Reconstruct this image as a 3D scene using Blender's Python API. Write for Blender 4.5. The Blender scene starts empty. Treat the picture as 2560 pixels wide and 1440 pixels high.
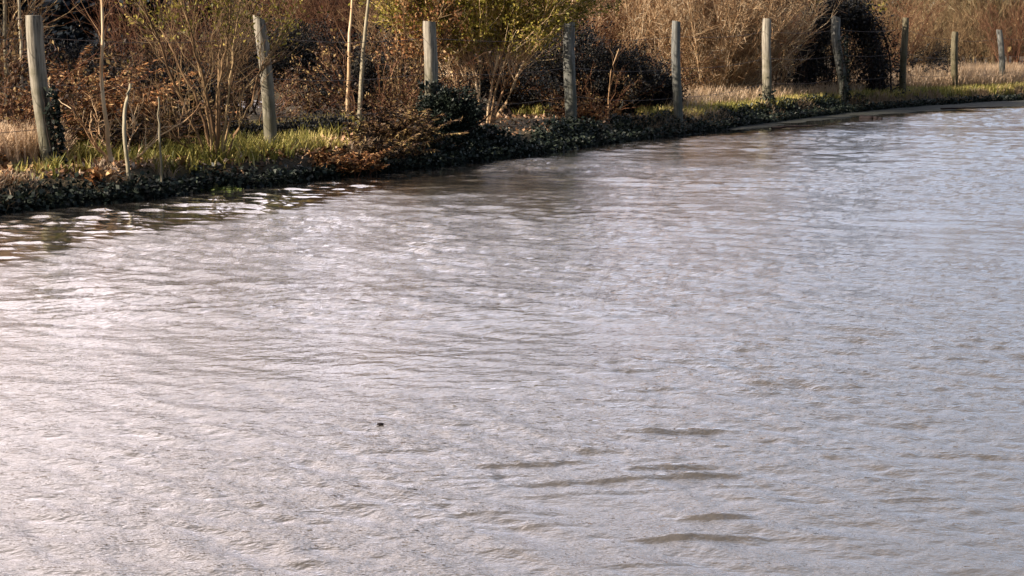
import bpy, math, random
import numpy as np
from mathutils import Vector
R = math.radians
rng = np.random.default_rng(11)
random.seed(11)
SC = bpy.context.scene
COL = SC.collection

# ------------------------------------------------------------------ camera
F = 3800.0                                   # focal length in photo pixels (2560 wide)
EYE = 1.32                                   # metres above the water
PITCH = math.atan((720 - 96) / F)
cd = bpy.data.cameras.new('camera'); cam = bpy.data.objects.new('camera', cd); COL.objects.link(cam)
cd.sensor_width = 36; cd.lens = 36 * F / 2560; cd.clip_start = .05; cd.clip_end = 6000
cam.location = (0, 0, EYE); cam.rotation_euler = (R(90) - PITCH, 0, 0)
SC.camera = cam

# ------------------------------------------------------------------ world, sun, exposure
SUN_EL, SUN_ROT = 27.0, -112.0               # low winter sun, from the left and a little behind the camera
W = bpy.data.worlds.new('World'); SC.world = W; W.use_nodes = True
nt = W.node_tree; nt.nodes.clear()
def N(t, ty, **k):
    n = t.nodes.new(ty)
    for a, v in k.items(): setattr(n, a, v)
    return n
out = N(nt, 'ShaderNodeOutputWorld'); bg = N(nt, 'ShaderNodeBackground')
sky = N(nt, 'ShaderNodeTexSky', sky_type='NISHITA'); sky.sun_disc = False
sky.sun_elevation = R(SUN_EL); sky.sun_rotation = R(SUN_ROT); sky.air_density = 1.2; sky.dust_density = 2.0
tc = N(nt, 'ShaderNodeTexCoord'); sep = N(nt, 'ShaderNodeSeparateXYZ')
nt.links.new(tc.outputs['Generated'], sep.inputs[0])
mp = N(nt, 'ShaderNodeMapping'); mp.inputs['Scale'].default_value = (1.2, 1.2, 3.0)
nt.links.new(tc.outputs['Generated'], mp.inputs[0])
cn = N(nt, 'ShaderNodeTexNoise'); cn.inputs['Scale'].default_value = 2.1; cn.inputs['Detail'].default_value = 6; cn.inputs['Roughness'].default_value = .55
nt.links.new(mp.outputs[0], cn.inputs['Vector'])
cm = N(nt, 'ShaderNodeMapRange'); cm.inputs['From Min'].default_value = .36; cm.inputs['From Max'].default_value = .6
cm.inputs['To Min'].default_value = .82
nt.links.new(cn.outputs[0], cm.inputs[0])
gx = N(nt, 'ShaderNodeMapRange', interpolation_type='SMOOTHSTEP'); gx.inputs['From Min'].default_value = -.42; gx.inputs['From Max'].default_value = .36
nt.links.new(sep.outputs[0], gx.inputs[0])
cc = N(nt, 'ShaderNodeValToRGB')             # the cloud: warm and bright towards the sun, slate blue away from it
cc.color_ramp.elements[0].color = (31, 26.8, 26.2, 1); cc.color_ramp.elements[1].color = (7.5, 8.4, 10.3, 1)
e = cc.color_ramp.elements.new(.5); e.color = (16.8, 16.1, 17.8, 1)
nt.links.new(gx.outputs[0], cc.inputs[0])
mx = N(nt, 'ShaderNodeMix', data_type='RGBA')
nt.links.new(cm.outputs[0], mx.inputs[0]); nt.links.new(sky.outputs[0], mx.inputs[6]); nt.links.new(cc.outputs[0], mx.inputs[7])
# unseen cloud shaped for light: low ahead for reflections, clear elsewhere for deeper shade
el = N(nt, 'ShaderNodeMapRange', interpolation_type='SMOOTHSTEP'); el.inputs['From Min'].default_value = .45; el.inputs['From Max'].default_value = .95
el.inputs['To Min'].default_value = 1; el.inputs['To Max'].default_value = 0
nt.links.new(sep.outputs[2], el.inputs[0])
fy = N(nt, 'ShaderNodeMapRange', interpolation_type='SMOOTHSTEP'); fy.inputs['From Min'].default_value = -.25; fy.inputs['From Max'].default_value = .45
nt.links.new(sep.outputs[1], fy.inputs[0])
mm = N(nt, 'ShaderNodeMath', operation='MULTIPLY'); nt.links.new(el.outputs[0], mm.inputs[0]); nt.links.new(fy.outputs[0], mm.inputs[1])
mx2 = N(nt, 'ShaderNodeMix', data_type='RGBA')
nt.links.new(mm.outputs[0], mx2.inputs[0]); nt.links.new(sky.outputs[0], mx2.inputs[6]); nt.links.new(mx.outputs[2], mx2.inputs[7])
nt.links.new(mx2.outputs[2], bg.inputs[0]); bg.inputs[1].default_value = .051
nt.links.new(bg.outputs[0], out.inputs[0])
sl = bpy.data.lights.new('sun', 'SUN'); sun = bpy.data.objects.new('sun', sl); COL.objects.link(sun)
sl.energy = 5.0; sl.angle = R(.5); sl.color = (1, .88, .70)
to_sun = Vector((math.sin(R(SUN_ROT)) * math.cos(R(SUN_EL)), math.cos(R(SUN_ROT)) * math.cos(R(SUN_EL)), math.sin(R(SUN_EL))))
sun.rotation_euler = to_sun.to_track_quat('Z', 'Y').to_euler(); sun.location = (-8, -4, 8)
SC.view_settings.view_transform = 'Standard'; SC.view_settings.look = 'None'
SC.view_settings.exposure = .75; SC.view_settings.gamma = 1
SC.cycles.max_bounces = 5; SC.cycles.diffuse_bounces = 2; SC.cycles.glossy_bounces = 2; SC.cycles.transmission_bounces = 2
SC.cycles.caustics_reflective = False; SC.cycles.caustics_refractive = False
SC.cycles.filter_width = 1.5

# ------------------------------------------------------------------ helpers
def G(px, py, z=.2):
    """ground point (at height z) seen at photo pixel px, py"""
    a, b = (px - 1280) / F, (720 - py) / F
    dy = math.cos(PITCH) + b * math.sin(PITCH); dz = -math.sin(PITCH) + b * math.cos(PITCH)
    t = (z - EYE) / dz
    return Vector((a * t, dy * t, z))

def fbm2(x, y, scale, seed=0, octs=4):
    """cheap smooth value noise, -1..1"""
    r = np.zeros(np.broadcast(x, y).shape); amp, tot = 1., 0.
    g = np.random.default_rng(seed)
    for o in range(octs):
        T = g.random((64, 64)) * 2 - 1
        u, v = x * scale * 2 ** o + 17.3 * o, y * scale * 2 ** o + 5.1 * o
        i, j = np.floor(u).astype(int), np.floor(v).astype(int); fu, fv = u - i, v - j
        fu, fv = fu * fu * (3 - 2 * fu), fv * fv * (3 - 2 * fv)
        a, b = T[i % 64, j % 64], T[(i + 1) % 64, j % 64]; c, d = T[i % 64, (j + 1) % 64], T[(i + 1) % 64, (j + 1) % 64]
        r = r + amp * ((a * (1 - fu) + b * fu) * (1 - fv) + (c * (1 - fu) + d * fu) * fv); tot += amp; amp *= .5
    return r / tot
def sst(a, b, x):
    t = np.clip((x - a) / (b - a), 0, 1); return t * t * (3 - 2 * t)

def mesh_np(name, V, Q, mat, parent=None, tint=None, smooth=False):
    """one mesh object out of quads"""
    me = bpy.data.meshes.new(name); V = np.ascontiguousarray(V, dtype=np.float32); Q = np.ascontiguousarray(Q, dtype=np.int32)
    me.vertices.add(len(V)); me.vertices.foreach_set('co', V.ravel())
    me.loops.add(Q.size); me.loops.foreach_set('vertex_index', Q.ravel())
    me.polygons.add(len(Q)); me.polygons.foreach_set('loop_start', np.arange(0, Q.size, 4, dtype=np.int32))
    me.polygons.foreach_set('loop_total', np.full(len(Q), 4, dtype=np.int32))
    if smooth: me.polygons.foreach_set('use_smooth', np.ones(len(Q), dtype=bool))
    if tint is not None:
        at = me.attributes.new('tint', 'FLOAT', 'POINT'); at.data.foreach_set('value', np.ascontiguousarray(tint, dtype=np.float32))
    me.update(calc_edges=True); me.materials.append(mat)
    o = bpy.data.objects.new(name, me); COL.objects.link(o)
    if parent: o.parent = parent
    return o
def tag(o, label=None, cat=None, group=None, kind=None):
    if label: o['label'] = label
    if cat: o['category'] = cat
    if group: o['group'] = group
    if kind: o['kind'] = kind
    return o
def empty(name, loc, label, cat, group=None):
    o = bpy.data.objects.new(name, None); o.empty_display_size = .2; COL.objects.link(o); o.location = loc
    return tag(o, label, cat, group)

def unit(v): return v / (np.linalg.norm(v, axis=-1, keepdims=True) + 1e-9)
def tubes(P, Rad, sides=3):
    """P (N,K,3) polylines, Rad (N,K) -> verts, quads, tint"""
    n, k, _ = P.shape
    T = np.gradient(P, axis=1); T = unit(T)
    ref = np.where(np.abs(T[:, :, 2:3]) > .9, np.array([1., 0, 0]), np.array([0, 0, 1.]))
    A = unit(np.cross(T, ref)); B = np.cross(T, A)
    an = np.arange(sides) * 2 * math.pi / sides
    V = P[:, :, None] + Rad[:, :, None, None] * (A[:, :, None] * np.cos(an)[None, None, :, None] + B[:, :, None] * np.sin(an)[None, None, :, None])
    idx = np.arange(n * k * sides).reshape(n, k, sides)
    nx = np.roll(idx, -1, axis=2)
    Q = np.stack([idx[:, :-1], nx[:, :-1], nx[:, 1:], idx[:, 1:]], -1).reshape(-1, 4)
    return V.reshape(-1, 3), Q, np.repeat(rng.random(n), k * sides)
def leaf_quads(C, D, size, wid=.5, fold=.12):
    """a pointed leaf at each C pointing along D"""
    n = len(C); D = unit(D); S = unit(np.cross(D, unit(rng.normal(size=(n, 3))))); U = np.cross(S, D)
    s = (size * rng.uniform(.6, 1.35, n))[:, None] if np.ndim(size) == 0 else size[:, None]
    V = np.stack([C, C + D * s * .5 + S * s * wid * .5 + U * s * fold, C + D * s, C + D * s * .5 - S * s * wid * .5 + U * s * fold], 1)
    return V.reshape(-1, 3), np.arange(n * 4).reshape(n, 4), np.repeat(rng.random(n), 4)
def merge(parts):
    Vs, Qs, Ts, o = [], [], [], 0
    for v, q, t in parts:
        Vs.append(v); Qs.append(q + o); Ts.append(t); o += len(v)
    return np.concatenate(Vs), np.concatenate(Qs), np.concatenate(Ts)
def polys(start, d, L, bend, k=7, wob=.04):
    """(N) curved polylines"""
    n = len(start); t = np.linspace(0, 1, k)[None, :, None]; L = np.broadcast_to(L, (n,))[:, None, None]
    wn = np.cumsum(rng.normal(size=(n, k, 3)) * wob / math.sqrt(k), axis=1); wn -= wn[:, :1]
    return start[:, None] + L * (unit(d)[:, None] * t + bend[:, None] * t ** 2 + wn)
def sample(P, t):
    """point and tangent on random polylines of P at fraction t (N)"""
    n, k, _ = P.shape; i = rng.integers(0, n, len(t)); f = t * (k - 1); j = np.minimum(f.astype(int), k - 2); fr = (f - j)[:, None]
    a, b = P[i, j], P[i, j + 1]
    return a * (1 - fr) + b * fr, unit(b - a), i
def taper(n, k, r0, r1):
    r0 = np.broadcast_to(r0, (n,))[:, None]
    return r0 * (1 - np.linspace(0, 1, k)[None]) + r1 * np.linspace(0, 1, k)[None]

# ------------------------------------------------------------------ materials
def newmat(name):
    m = bpy.data.materials.new(name); m.use_nodes = True; t = m.node_tree
    return m, t, t.nodes['Principled BSDF']
def veg_mat(name, cols, rough=.7, spec=.3, noise=2.5, obj_var=.25, trans=0.):
    """per-leaf tint through a ramp, plus a slow change of hue through the plant"""
    m, t, b = newmat(name)
    at = N(t, 'ShaderNodeAttribute'); at.attribute_name = 'tint'
    g = N(t, 'ShaderNodeNewGeometry'); no = N(t, 'ShaderNodeTexNoise'); no.inputs['Scale'].default_value = noise; no.inputs['Detail'].default_value = 3
    t.links.new(g.outputs['Position'], no.inputs['Vector'])
    mr = N(t, 'ShaderNodeMapRange'); mr.inputs['From Min'].default_value = .3; mr.inputs['From Max'].default_value = .7
    mr.inputs['To Min'].default_value = -.3; mr.inputs['To Max'].default_value = .3
    t.links.new(no.outputs[0], mr.inputs[0])
    ad = N(t, 'ShaderNodeMath', operation='ADD', use_clamp=True); t.links.new(at.outputs['Fac'], ad.inputs[0]); t.links.new(mr.outputs[0], ad.inputs[1])
    rp = N(t, 'ShaderNodeValToRGB'); el = rp.color_ramp.elements
    for i, c in enumerate(cols):
        p = i / (len(cols) - 1)
        e = el[0] if i == 0 else (el[-1] if i == len(cols) - 1 else el.new(p))
        e.position = p; e.color = (*c, 1)
    t.links.new(ad.outputs[0], rp.inputs[0])
    oi = N(t, 'ShaderNodeObjectInfo'); orr = N(t, 'ShaderNodeMapRange'); orr.inputs['To Min'].default_value = 1 - obj_var; orr.inputs['To Max'].default_value = 1 + obj_var
    t.links.new(oi.outputs['Random'], orr.inputs[0])
    hs = N(t, 'ShaderNodeHueSaturation'); t.links.new(orr.outputs[0], hs.inputs['Value']); t.links.new(rp.outputs[0], hs.inputs['Color'])
    t.links.new(hs.outputs[0], b.inputs['Base Color'])
    b.inputs['Roughness'].default_value = rough; b.inputs['Specular IOR Level'].default_value = spec
    if trans:
        tr = N(t, 'ShaderNodeBsdfTranslucent'); t.links.new(hs.outputs[0], tr.inputs[0]); ms = N(t, 'ShaderNodeMixShader'); ms.inputs[0].default_value = trans
        t.links.new(b.outputs[0], ms.inputs[1]); t.links.new(tr.outputs[0], ms.inputs[2]); t.links.new(ms.outputs[0], t.nodes['Material Output'].inputs[0])
    return m
M = dict(
    ivy=veg_mat('ivy_leaf', [(.004, .007, .006), (.007, .012, .010), (.014, .022, .015), (.045, .055, .04)], .5, .3),
    dark=veg_mat('evergreen_leaf', [(.006, .008, .013), (.012, .014, .020), (.022, .022, .022), (.055, .045, .032)], .6, .15),
    rust=veg_mat('rusty_leaf', [(.04, .016, .009), (.20, .078, .030), (.42, .19, .07), (.70, .46, .24)], .6, .3, trans=.2),
    orange=veg_mat('orange_leaf', [(.16, .05, .012), (.38, .15, .03), (.60, .30, .09)], .6, .3, trans=.25),
    maroon=veg_mat('maroon_leaf', [(.014, .009, .008), (.05, .026, .016), (.14, .080, .034), (.32, .22, .09)], .6, .3),
    olive=veg_mat('olive_leaf', [(.07, .06, .012), (.20, .175, .03), (.40, .34, .06), (.60, .44, .13)], .55, .3, trans=.3),
    bark_tan=veg_mat('tan_bark', [(.18, .095, .05), (.44, .26, .14), (.70, .48, .29), (.88, .70, .50)], .7, .25),
    bark_brown=veg_mat('brown_bark', [(.06, .03, .016), (.15, .085, .045), (.27, .17, .09), (.38, .27, .15)], .75, .2),
    bark_red=veg_mat('reddish_bark', [(.04, .014, .010), (.11, .042, .024), (.20, .09, .05), (.32, .18, .11)], .75, .2),
    bark_olive=veg_mat('olive_brown_bark', [(.09, .06, .03), (.20, .14, .07), (.33, .25, .14), (.46, .38, .25)], .75, .2),
    bark_pale=veg_mat('pale_bark', [(.20, .16, .11), (.32, .27, .19), (.46, .40, .30)], .7, .2, noise=8),
    bark_dark=veg_mat('dark_bark', [(.014, .010, .012), (.03, .02, .02), (.06, .04, .034)], .8, .2),
    litter=veg_mat('fallen_leaf', [(.09, .04, .02), (.25, .12, .055), (.46, .27, .16), (.68, .48, .36)], .6, .3),
    grass=veg_mat('winter_grass', [(.08, .085, .02), (.23, .22, .05), (.46, .38, .11), (.68, .52, .24)], .6, .3, noise=1.2, trans=.2),
    straw=veg_mat('pale_dry_grass', [(.32, .21, .12), (.55, .39, .26), (.74, .58, .44)], .7, .2, trans=.2),
    bright=veg_mat('bright_water_weed', [(.07, .10, .02), (.18, .23, .05), (.34, .35, .13)], .5, .4, trans=.3),
    conifer=veg_mat('conifer_leaf', [(.005, .008, .015), (.010, .015, .024), (.020, .027, .035)], .6, .15),
)
def soil_mat():
    m, t, b = newmat('bank_soil'); g = N(t, 'ShaderNodeNewGeometry')
    n1 = N(t, 'ShaderNodeTexNoise'); n1.inputs['Scale'].default_value = 1.3; n1.inputs['Detail'].default_value = 8; n1.inputs['Roughness'].default_value = .7
    n2 = N(t, 'ShaderNodeTexNoise'); n2.inputs['Scale'].default_value = 22; n2.inputs['Detail'].default_value = 5
    t.links.new(g.outputs['Position'], n1.inputs['Vector']); t.links.new(g.outputs['Position'], n2.inputs['Vector'])
    rp = N(t, 'ShaderNodeValToRGB'); el = rp.color_ramp.elements
    el[0].position = .3; el[0].color = (.022, .015, .010, 1); el[1].position = .72; el[1].color = (.15, .115, .05, 1)
    e = el.new(.5); e.color = (.06, .042, .022, 1)
    mixn = N(t, 'ShaderNodeMix'); mixn.inputs[0].default_value = .4; t.links.new(n1.outputs[0], mixn.inputs[2]); t.links.new(n2.outputs[0], mixn.inputs[3])
    t.links.new(mixn.outputs[0], rp.inputs[0]); b.inputs['Roughness'].default_value = .9
    ma = N(t, 'ShaderNodeAttribute'); ma.attribute_name = 'mud'; r2 = N(t, 'ShaderNodeValToRGB'); r2.color_ramp.elements[0].color = (.014, .014, .008, 1); r2.color_ramp.elements[1].color = (.036, .037, .030, 1)
    r2.color_ramp.elements[0].position = .35; r2.color_ramp.elements[1].position = .65; t.links.new(mixn.outputs[0], r2.inputs[0])
    mc = N(t, 'ShaderNodeMix', data_type='RGBA'); t.links.new(ma.outputs['Fac'], mc.inputs[0]); t.links.new(rp.outputs[0], mc.inputs[6]); t.links.new(r2.outputs[0], mc.inputs[7]); t.links.new(mc.outputs[2], b.inputs['Base Color'])
    rr = N(t, 'ShaderNodeMapRange'); rr.inputs['To Min'].default_value = .9; rr.inputs['To Max'].default_value = .8; t.links.new(ma.outputs['Fac'], rr.inputs[0]); t.links.new(rr.outputs[0], b.inputs['Roughness'])
    bp = N(t, 'ShaderNodeBump'); bp.inputs['Distance'].default_value = .03; t.links.new(n2.outputs[0], bp.inputs['Height']); t.links.new(bp.outputs[0], b.inputs['Normal'])
    return m
M['soil'] = soil_mat()
def post_mat(name, lichen, mul=(.84, .81, .75)):
    m, t, b = newmat(name); co = N(t, 'ShaderNodeTexCoord')
    mp = N(t, 'ShaderNodeMapping'); mp.inputs['Scale'].default_value = (60, 60, 3.5); t.links.new(co.outputs['Object'], mp.inputs[0])
    g = N(t, 'ShaderNodeTexNoise'); g.inputs['Scale'].default_value = 1; g.inputs['Detail'].default_value = 7; g.inputs['Roughness'].default_value = .7; t.links.new(mp.outputs[0], g.inputs['Vector'])
    rp = N(t, 'ShaderNodeValToRGB'); el = rp.color_ramp.elements
    el[0].position = .34; el[0].color = (.05, .045, .04, 1); el[1].position = .72; el[1].color = (.60, .56, .50, 1)
    e = el.new(.47); e.color = (.30, .27, .24, 1)
    t.links.new(g.outputs[0], rp.inputs[0])
    n2 = N(t, 'ShaderNodeTexNoise'); n2.inputs['Scale'].default_value = 7; n2.inputs['Detail'].default_value = 5; t.links.new(co.outputs['Object'], n2.inputs['Vector'])
    sp = N(t, 'ShaderNodeSeparateXYZ'); t.links.new(co.outputs['Object'], sp.inputs[0])
    zz = N(t, 'ShaderNodeMapRange'); zz.inputs['From Min'].default_value = 1.1; zz.inputs['From Max'].default_value = .1; zz.inputs['To Min'].default_value = -.15; zz.inputs['To Max'].default_value = .35
    t.links.new(sp.outputs[2], zz.inputs[0])
    ad = N(t, 'ShaderNodeMath', operation='ADD'); t.links.new(n2.outputs[0], ad.inputs[0]); t.links.new(zz.outputs[0], ad.inputs[1])
    mr = N(t, 'ShaderNodeMapRange'); mr.inputs['From Min'].default_value = .48; mr.inputs['From Max'].default_value = .72; mr.inputs['To Max'].default_value = lichen
    t.links.new(ad.outputs[0], mr.inputs[0])
    mx = N(t, 'ShaderNodeMix', data_type='RGBA'); mx.inputs[7].default_value = (.15, .14, .09, 1)
    t.links.new(mr.outputs[0], mx.inputs[0]); t.links.new(rp.outputs[0], mx.inputs[6]); mu = N(t, 'ShaderNodeMix', data_type='RGBA', blend_type='MULTIPLY'); mu.inputs[0].default_value = 1; mu.inputs[7].default_value = (*mul, 1)
    t.links.new(mx.outputs[2], mu.inputs[6]); t.links.new(mu.outputs[2], b.inputs['Base Color'])
    b.inputs['Roughness'].default_value = .85
    bp = N(t, 'ShaderNodeBump'); bp.inputs['Distance'].default_value = .006; t.links.new(g.outputs[0], bp.inputs['Height']); t.links.new(bp.outputs[0], b.inputs['Normal'])
    return m
M['post'] = post_mat('weathered_post_wood', .75); M['post_shaded'] = post_mat('shaded_post_wood', .6, (.50, .54, .58)); M['post_olive'] = post_mat('mossy_post_wood', .9, (.46, .42, .30)); M['post_end'] = post_mat('sawn_end_grain', .1)  # blue grey copy: partial shade tinted into the weathered wood colour
def wire_mat():
    m, t, b = newmat('rusty_wire'); g = N(t, 'ShaderNodeNewGeometry'); n = N(t, 'ShaderNodeTexNoise'); n.inputs['Scale'].default_value = 9
    t.links.new(g.outputs['Position'], n.inputs['Vector']); rp = N(t, 'ShaderNodeValToRGB'); rp.color_ramp.elements[0].color = (.06, .035, .03, 1); rp.color_ramp.elements[1].color = (.20, .17, .17, 1)
    t.links.new(n.outputs[0], rp.inputs[0]); t.links.new(rp.outputs[0], b.inputs['Base Color']); b.inputs['Metallic'].default_value = .4; b.inputs['Roughness'].default_value = .6
    return m
M['wire'] = wire_mat()
def water_mat():
    m, t, b = newmat('muddy_flood_water')
    g = N(t, 'ShaderNodeNewGeometry')
    at = N(t, 'ShaderNodeAttribute'); at.attribute_name = 'rough_water'
    def layer(scale, rot, sx, sy, det):
        mp = N(t, 'ShaderNodeMapping'); mp.inputs['Rotation'].default_value = (0, 0, R(rot)); mp.inputs['Scale'].default_value = (sx, sy, 1)
        t.links.new(g.outputs['Position'], mp.inputs[0])
        n = N(t, 'ShaderNodeTexNoise'); n.inputs['Scale'].default_value = scale; n.inputs['Detail'].default_value = det; n.inputs['Roughness'].default_value = .55
        t.links.new(mp.outputs[0], n.inputs['Vector']); return n
    a, c = layer(26, 20, .6, 1, 3), layer(80, -12, .7, 1, 2)
    am = N(t, 'ShaderNodeMath', operation='MULTIPLY'); am.inputs[1].default_value = .4; t.links.new(c.outputs[0], am.inputs[0])
    ad = N(t, 'ShaderNodeMath', operation='ADD'); t.links.new(a.outputs[0], ad.inputs[0]); t.links.new(am.outputs[0], ad.inputs[1])
    bp = N(t, 'ShaderNodeBump'); bp.inputs['Distance'].default_value = .0085
    t.links.new(ad.outputs[0], bp.inputs['Height']); t.links.new(at.outputs['Fac'], bp.inputs['Strength'])
    fr = N(t, 'ShaderNodeFresnel'); fr.inputs['IOR'].default_value = 1.36; t.links.new(bp.outputs[0], fr.inputs['Normal'])
    fm = N(t, 'ShaderNodeMapRange'); fm.inputs['From Min'].default_value = 0.02; fm.inputs['From Max'].default_value = .5; fm.inputs['To Min'].default_value = .10; fm.inputs['To Max'].default_value = .95
    t.links.new(fr.outputs[0], fm.inputs[0])
    gl = N(t, 'ShaderNodeBsdfGlossy'); gr_ = N(t, 'ShaderNodeMapRange'); gr_.inputs['To Min'].default_value = .05; gr_.inputs['To Max'].default_value = .07; t.links.new(at.outputs['Fac'], gr_.inputs[0]); t.links.new(gr_.outputs[0], gl.inputs['Roughness']); gl.inputs['Color'].default_value = (.98, .98, 1, 1); t.links.new(bp.outputs[0], gl.inputs['Normal'])
    df = N(t, 'ShaderNodeBsdfDiffuse'); t.links.new(bp.outputs[0], df.inputs['Normal'])
    mn = N(t, 'ShaderNodeTexNoise'); mn.inputs['Scale'].default_value = .35; mn.inputs['Detail'].default_value = 3; t.links.new(g.outputs['Position'], mn.inputs['Vector'])
    rp = N(t, 'ShaderNodeValToRGB'); rp.color_ramp.elements[0].color = (.098, .084, .074, 1); rp.color_ramp.elements[1].color = (.128, .112, .102, 1)
    t.links.new(mn.outputs[0], rp.inputs[0]); t.links.new(rp.outputs[0], df.inputs['Color'])
    ms = N(t, 'ShaderNodeMixShader'); t.links.new(fm.outputs[0], ms.inputs[0]); t.links.new(df.outputs[0], ms.inputs[1]); t.links.new(gl.outputs[0], ms.inputs[2])
    t.links.new(ms.outputs[0], t.nodes['Material Output'].inputs[0]); t.nodes.remove(b)
    return m
M['water'] = water_mat()

# ------------------------------------------------------------------ terrain and water
LINE = [(-1500, 800), (-700, 640), (-300, 570), (0, 528), (300, 503), (500, 474), (700, 458), (900, 434), (1100, 412), (1300, 388), (1500, 358), (1700, 336),
        (1900, 308), (2100, 284), (2300, 266), (2560, 250), (3000, 230), (3800, 206), (5200, 186)]
LP = np.array([[G(u, v, 0).x, G(u, v, 0).y] for u, v in LINE])
def shore(x, y):
    """signed distance to the waterline, positive inland"""
    best = np.full(x.shape, 1e9); sg = np.ones(x.shape)
    for i in range(len(LP) - 1):
        a, b = LP[i], LP[i + 1]; ab = b - a; L2 = ab @ ab
        t = ((x - a[0]) * ab[0] + (y - a[1]) * ab[1]) / L2
        if i == 0: t = np.minimum(t, 1)
        elif i == len(LP) - 2: t = np.maximum(t, 0)
        else: t = np.clip(t, 0, 1)
        dx, dy = x - a[0] - ab[0] * t, y - a[1] - ab[1] * t
        d = np.hypot(dx, dy); c = ab[0] * (y - a[1]) - ab[1] * (x - a[0])
        m = d < best; best = np.where(m, d, best); sg = np.where(m, np.sign(c), sg)
    return best * sg + .12 * fbm2(x, y, .9, 5)
POOLS = [(Vector((-4.7, 29.5, 0)), 1.75, 5.2), (Vector((-7.7, 24, 0)), 1.1, 4.6)]
def flat_w(x, y):
    """width of the low mud shelf along the right part of the bank"""
    u = x / np.maximum(y, 1) * F + 1280
    return np.interp(u, [1350, 1550, 1700, 1900, 2150, 2400, 2560, 3200], [0, .03, .12, .35, .75, 1.05, 1.4, 2.2]) * (y > 5) * (1 + .5 * fbm2(x, y, 1.3, 61, 4))
def height(x, y):
    s = shore(x, y)
    h = np.where(s > 0, .20 * sst(-.02, .32, s) + .03 * sst(.3, 3, s), -.06 * sst(0, .25, -s) - .35 * sst(.2, 4, -s))
    h = h + np.where(s > .1, .035 * fbm2(x, y, 1.1, 9), 0) + sst(60, 600, y) * 1.5
    w = flat_w(x, y)
    h = np.where((s <= .05) & (s > -w), np.maximum(h, .018 * sst(0, .5, s + w) + .012 * fbm2(x, y, 1.7, 63, 3)), h)
    for p, rx, ry in POOLS:                                # hollows behind the fence where the flood stands too
        q = ((x - p.x) / rx) ** 2 + ((y - p.y) / ry) ** 2
        h = h - .36 * np.clip(1.3 - q, 0, 1)
    h = h + .5 * sst(2.6, .6, y) * sst(-3, 0, -np.abs(x) + 0 * y + 3)   # near bank at the photographer's feet
    return h
def hz(x, y): return float(height(np.array([float(x)]), np.array([float(y)]))[0])

gx_ = np.unique(np.concatenate([np.linspace(-1500, -60, 20), np.linspace(-60, -9, 50), np.linspace(-9, 16, 300), np.linspace(16, 60, 60), np.linspace(60, 1500, 20)]))
gy_ = np.unique(np.concatenate([np.linspace(-400, 0, 8), np.linspace(0, 8, 30), np.linspace(8, 40, 400), np.linspace(40, 120, 60), np.linspace(120, 2500, 40)]))
X, Y = np.meshgrid(gx_, gy_); Z = height(X, Y)
idx = np.arange(X.size).reshape(X.shape)
Q = np.stack([idx[:-1, :-1], idx[:-1, 1:], idx[1:, 1:], idx[1:, :-1]], -1).reshape(-1, 4)
gr = mesh_np('ground', np.stack([X, Y, Z], -1).reshape(-1, 3), Q, M['soil'], smooth=True); tag(gr, kind='structure')
SG = shore(X, Y); at = gr.data.attributes.new('mud', 'FLOAT', 'POINT'); at.data.foreach_set('value', ((SG < .12) & (Y > 5)).astype(np.float32).ravel())

def wave_tile(L, n, lmin, lmax, ang, power, seed, spread=1.5):
    k1 = np.fft.fftfreq(n, L / n) * 2 * math.pi; KX, KY = np.meshgrid(k1, k1); K = np.hypot(KX, KY) + 1e-9
    c = np.abs((KX * math.cos(ang) + KY * math.sin(ang)) / K) ** spread; base = .07 if spread < 10 else 0.
    A = np.where((K > 2 * math.pi / lmax) & (K < 2 * math.pi / lmin), K ** (-power) * (c + base), 0)
    g = np.random.default_rng(seed); f = np.fft.ifft2(A * (g.normal(size=(n, n)) + 1j * g.normal(size=(n, n)))).real
    gy, gx = np.gradient(f, L / n); return f / math.sqrt((gx ** 2 + gy ** 2).mean())     # unit rms slope
def tile_at(T, L, x, y):
    n = T.shape[0]; u, v = x / L * n, y / L * n; i, j = np.floor(u).astype(int), np.floor(v).astype(int); fu, fv = u - i, v - j
    return (T[j % n, i % n] * (1 - fu) + T[j % n, (i + 1) % n] * fu) * (1 - fv) + (T[(j + 1) % n, i % n] * (1 - fu) + T[(j + 1) % n, (i + 1) % n] * fu) * fv
rows = np.unique(np.concatenate([[-60, -20, -5, 0, .6, 1.2, 1.8], np.geomspace(2.2, 45, 1050), np.geomspace(45, 420, 40)]))
tn = np.unique(np.concatenate([np.linspace(-5, -1, 9), np.linspace(-1, -.46, 40), np.linspace(-.46, .46, 800), np.linspace(.46, 1, 40), np.linspace(1, 5, 9)]))
YY = np.repeat(rows[:, None], len(tn), 1); XX = tn[None] * np.maximum(rows, 6)[:, None] * 1.0
XX = np.where(rows[:, None] < 6, tn[None] * np.maximum(rows, 2.6)[:, None], tn[None] * rows[:, None])
XX = np.where(rows[:, None] < 2.6, tn[None] * 2.6 * (1 + (2.6 - rows[:, None]) * .5), XX)
S = shore(XX, YY); S = S + flat_w(XX, YY)
T1 = wave_tile(7.0, 1024, .06, .30, R(64), 2.1, 3, 2.6); T2 = wave_tile(5.1, 1024, .03, .13, R(95), 1.7, 4, 1.6); T3 = wave_tile(19, 512, .5, 2.2, R(75), 3.0, 6, 3); T4 = wave_tile(8.3, 1024, .09, .6, R(76), 1.5, 9, 2.5)
gust = np.clip(.95 + 1.1 * fbm2(XX + .62, YY - .25, .5, 21, 4), .25, 2.2)
gust2 = np.clip(.9 + .9 * fbm2(XX * .6, YY, .8, 33, 3), .2, 2)
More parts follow.
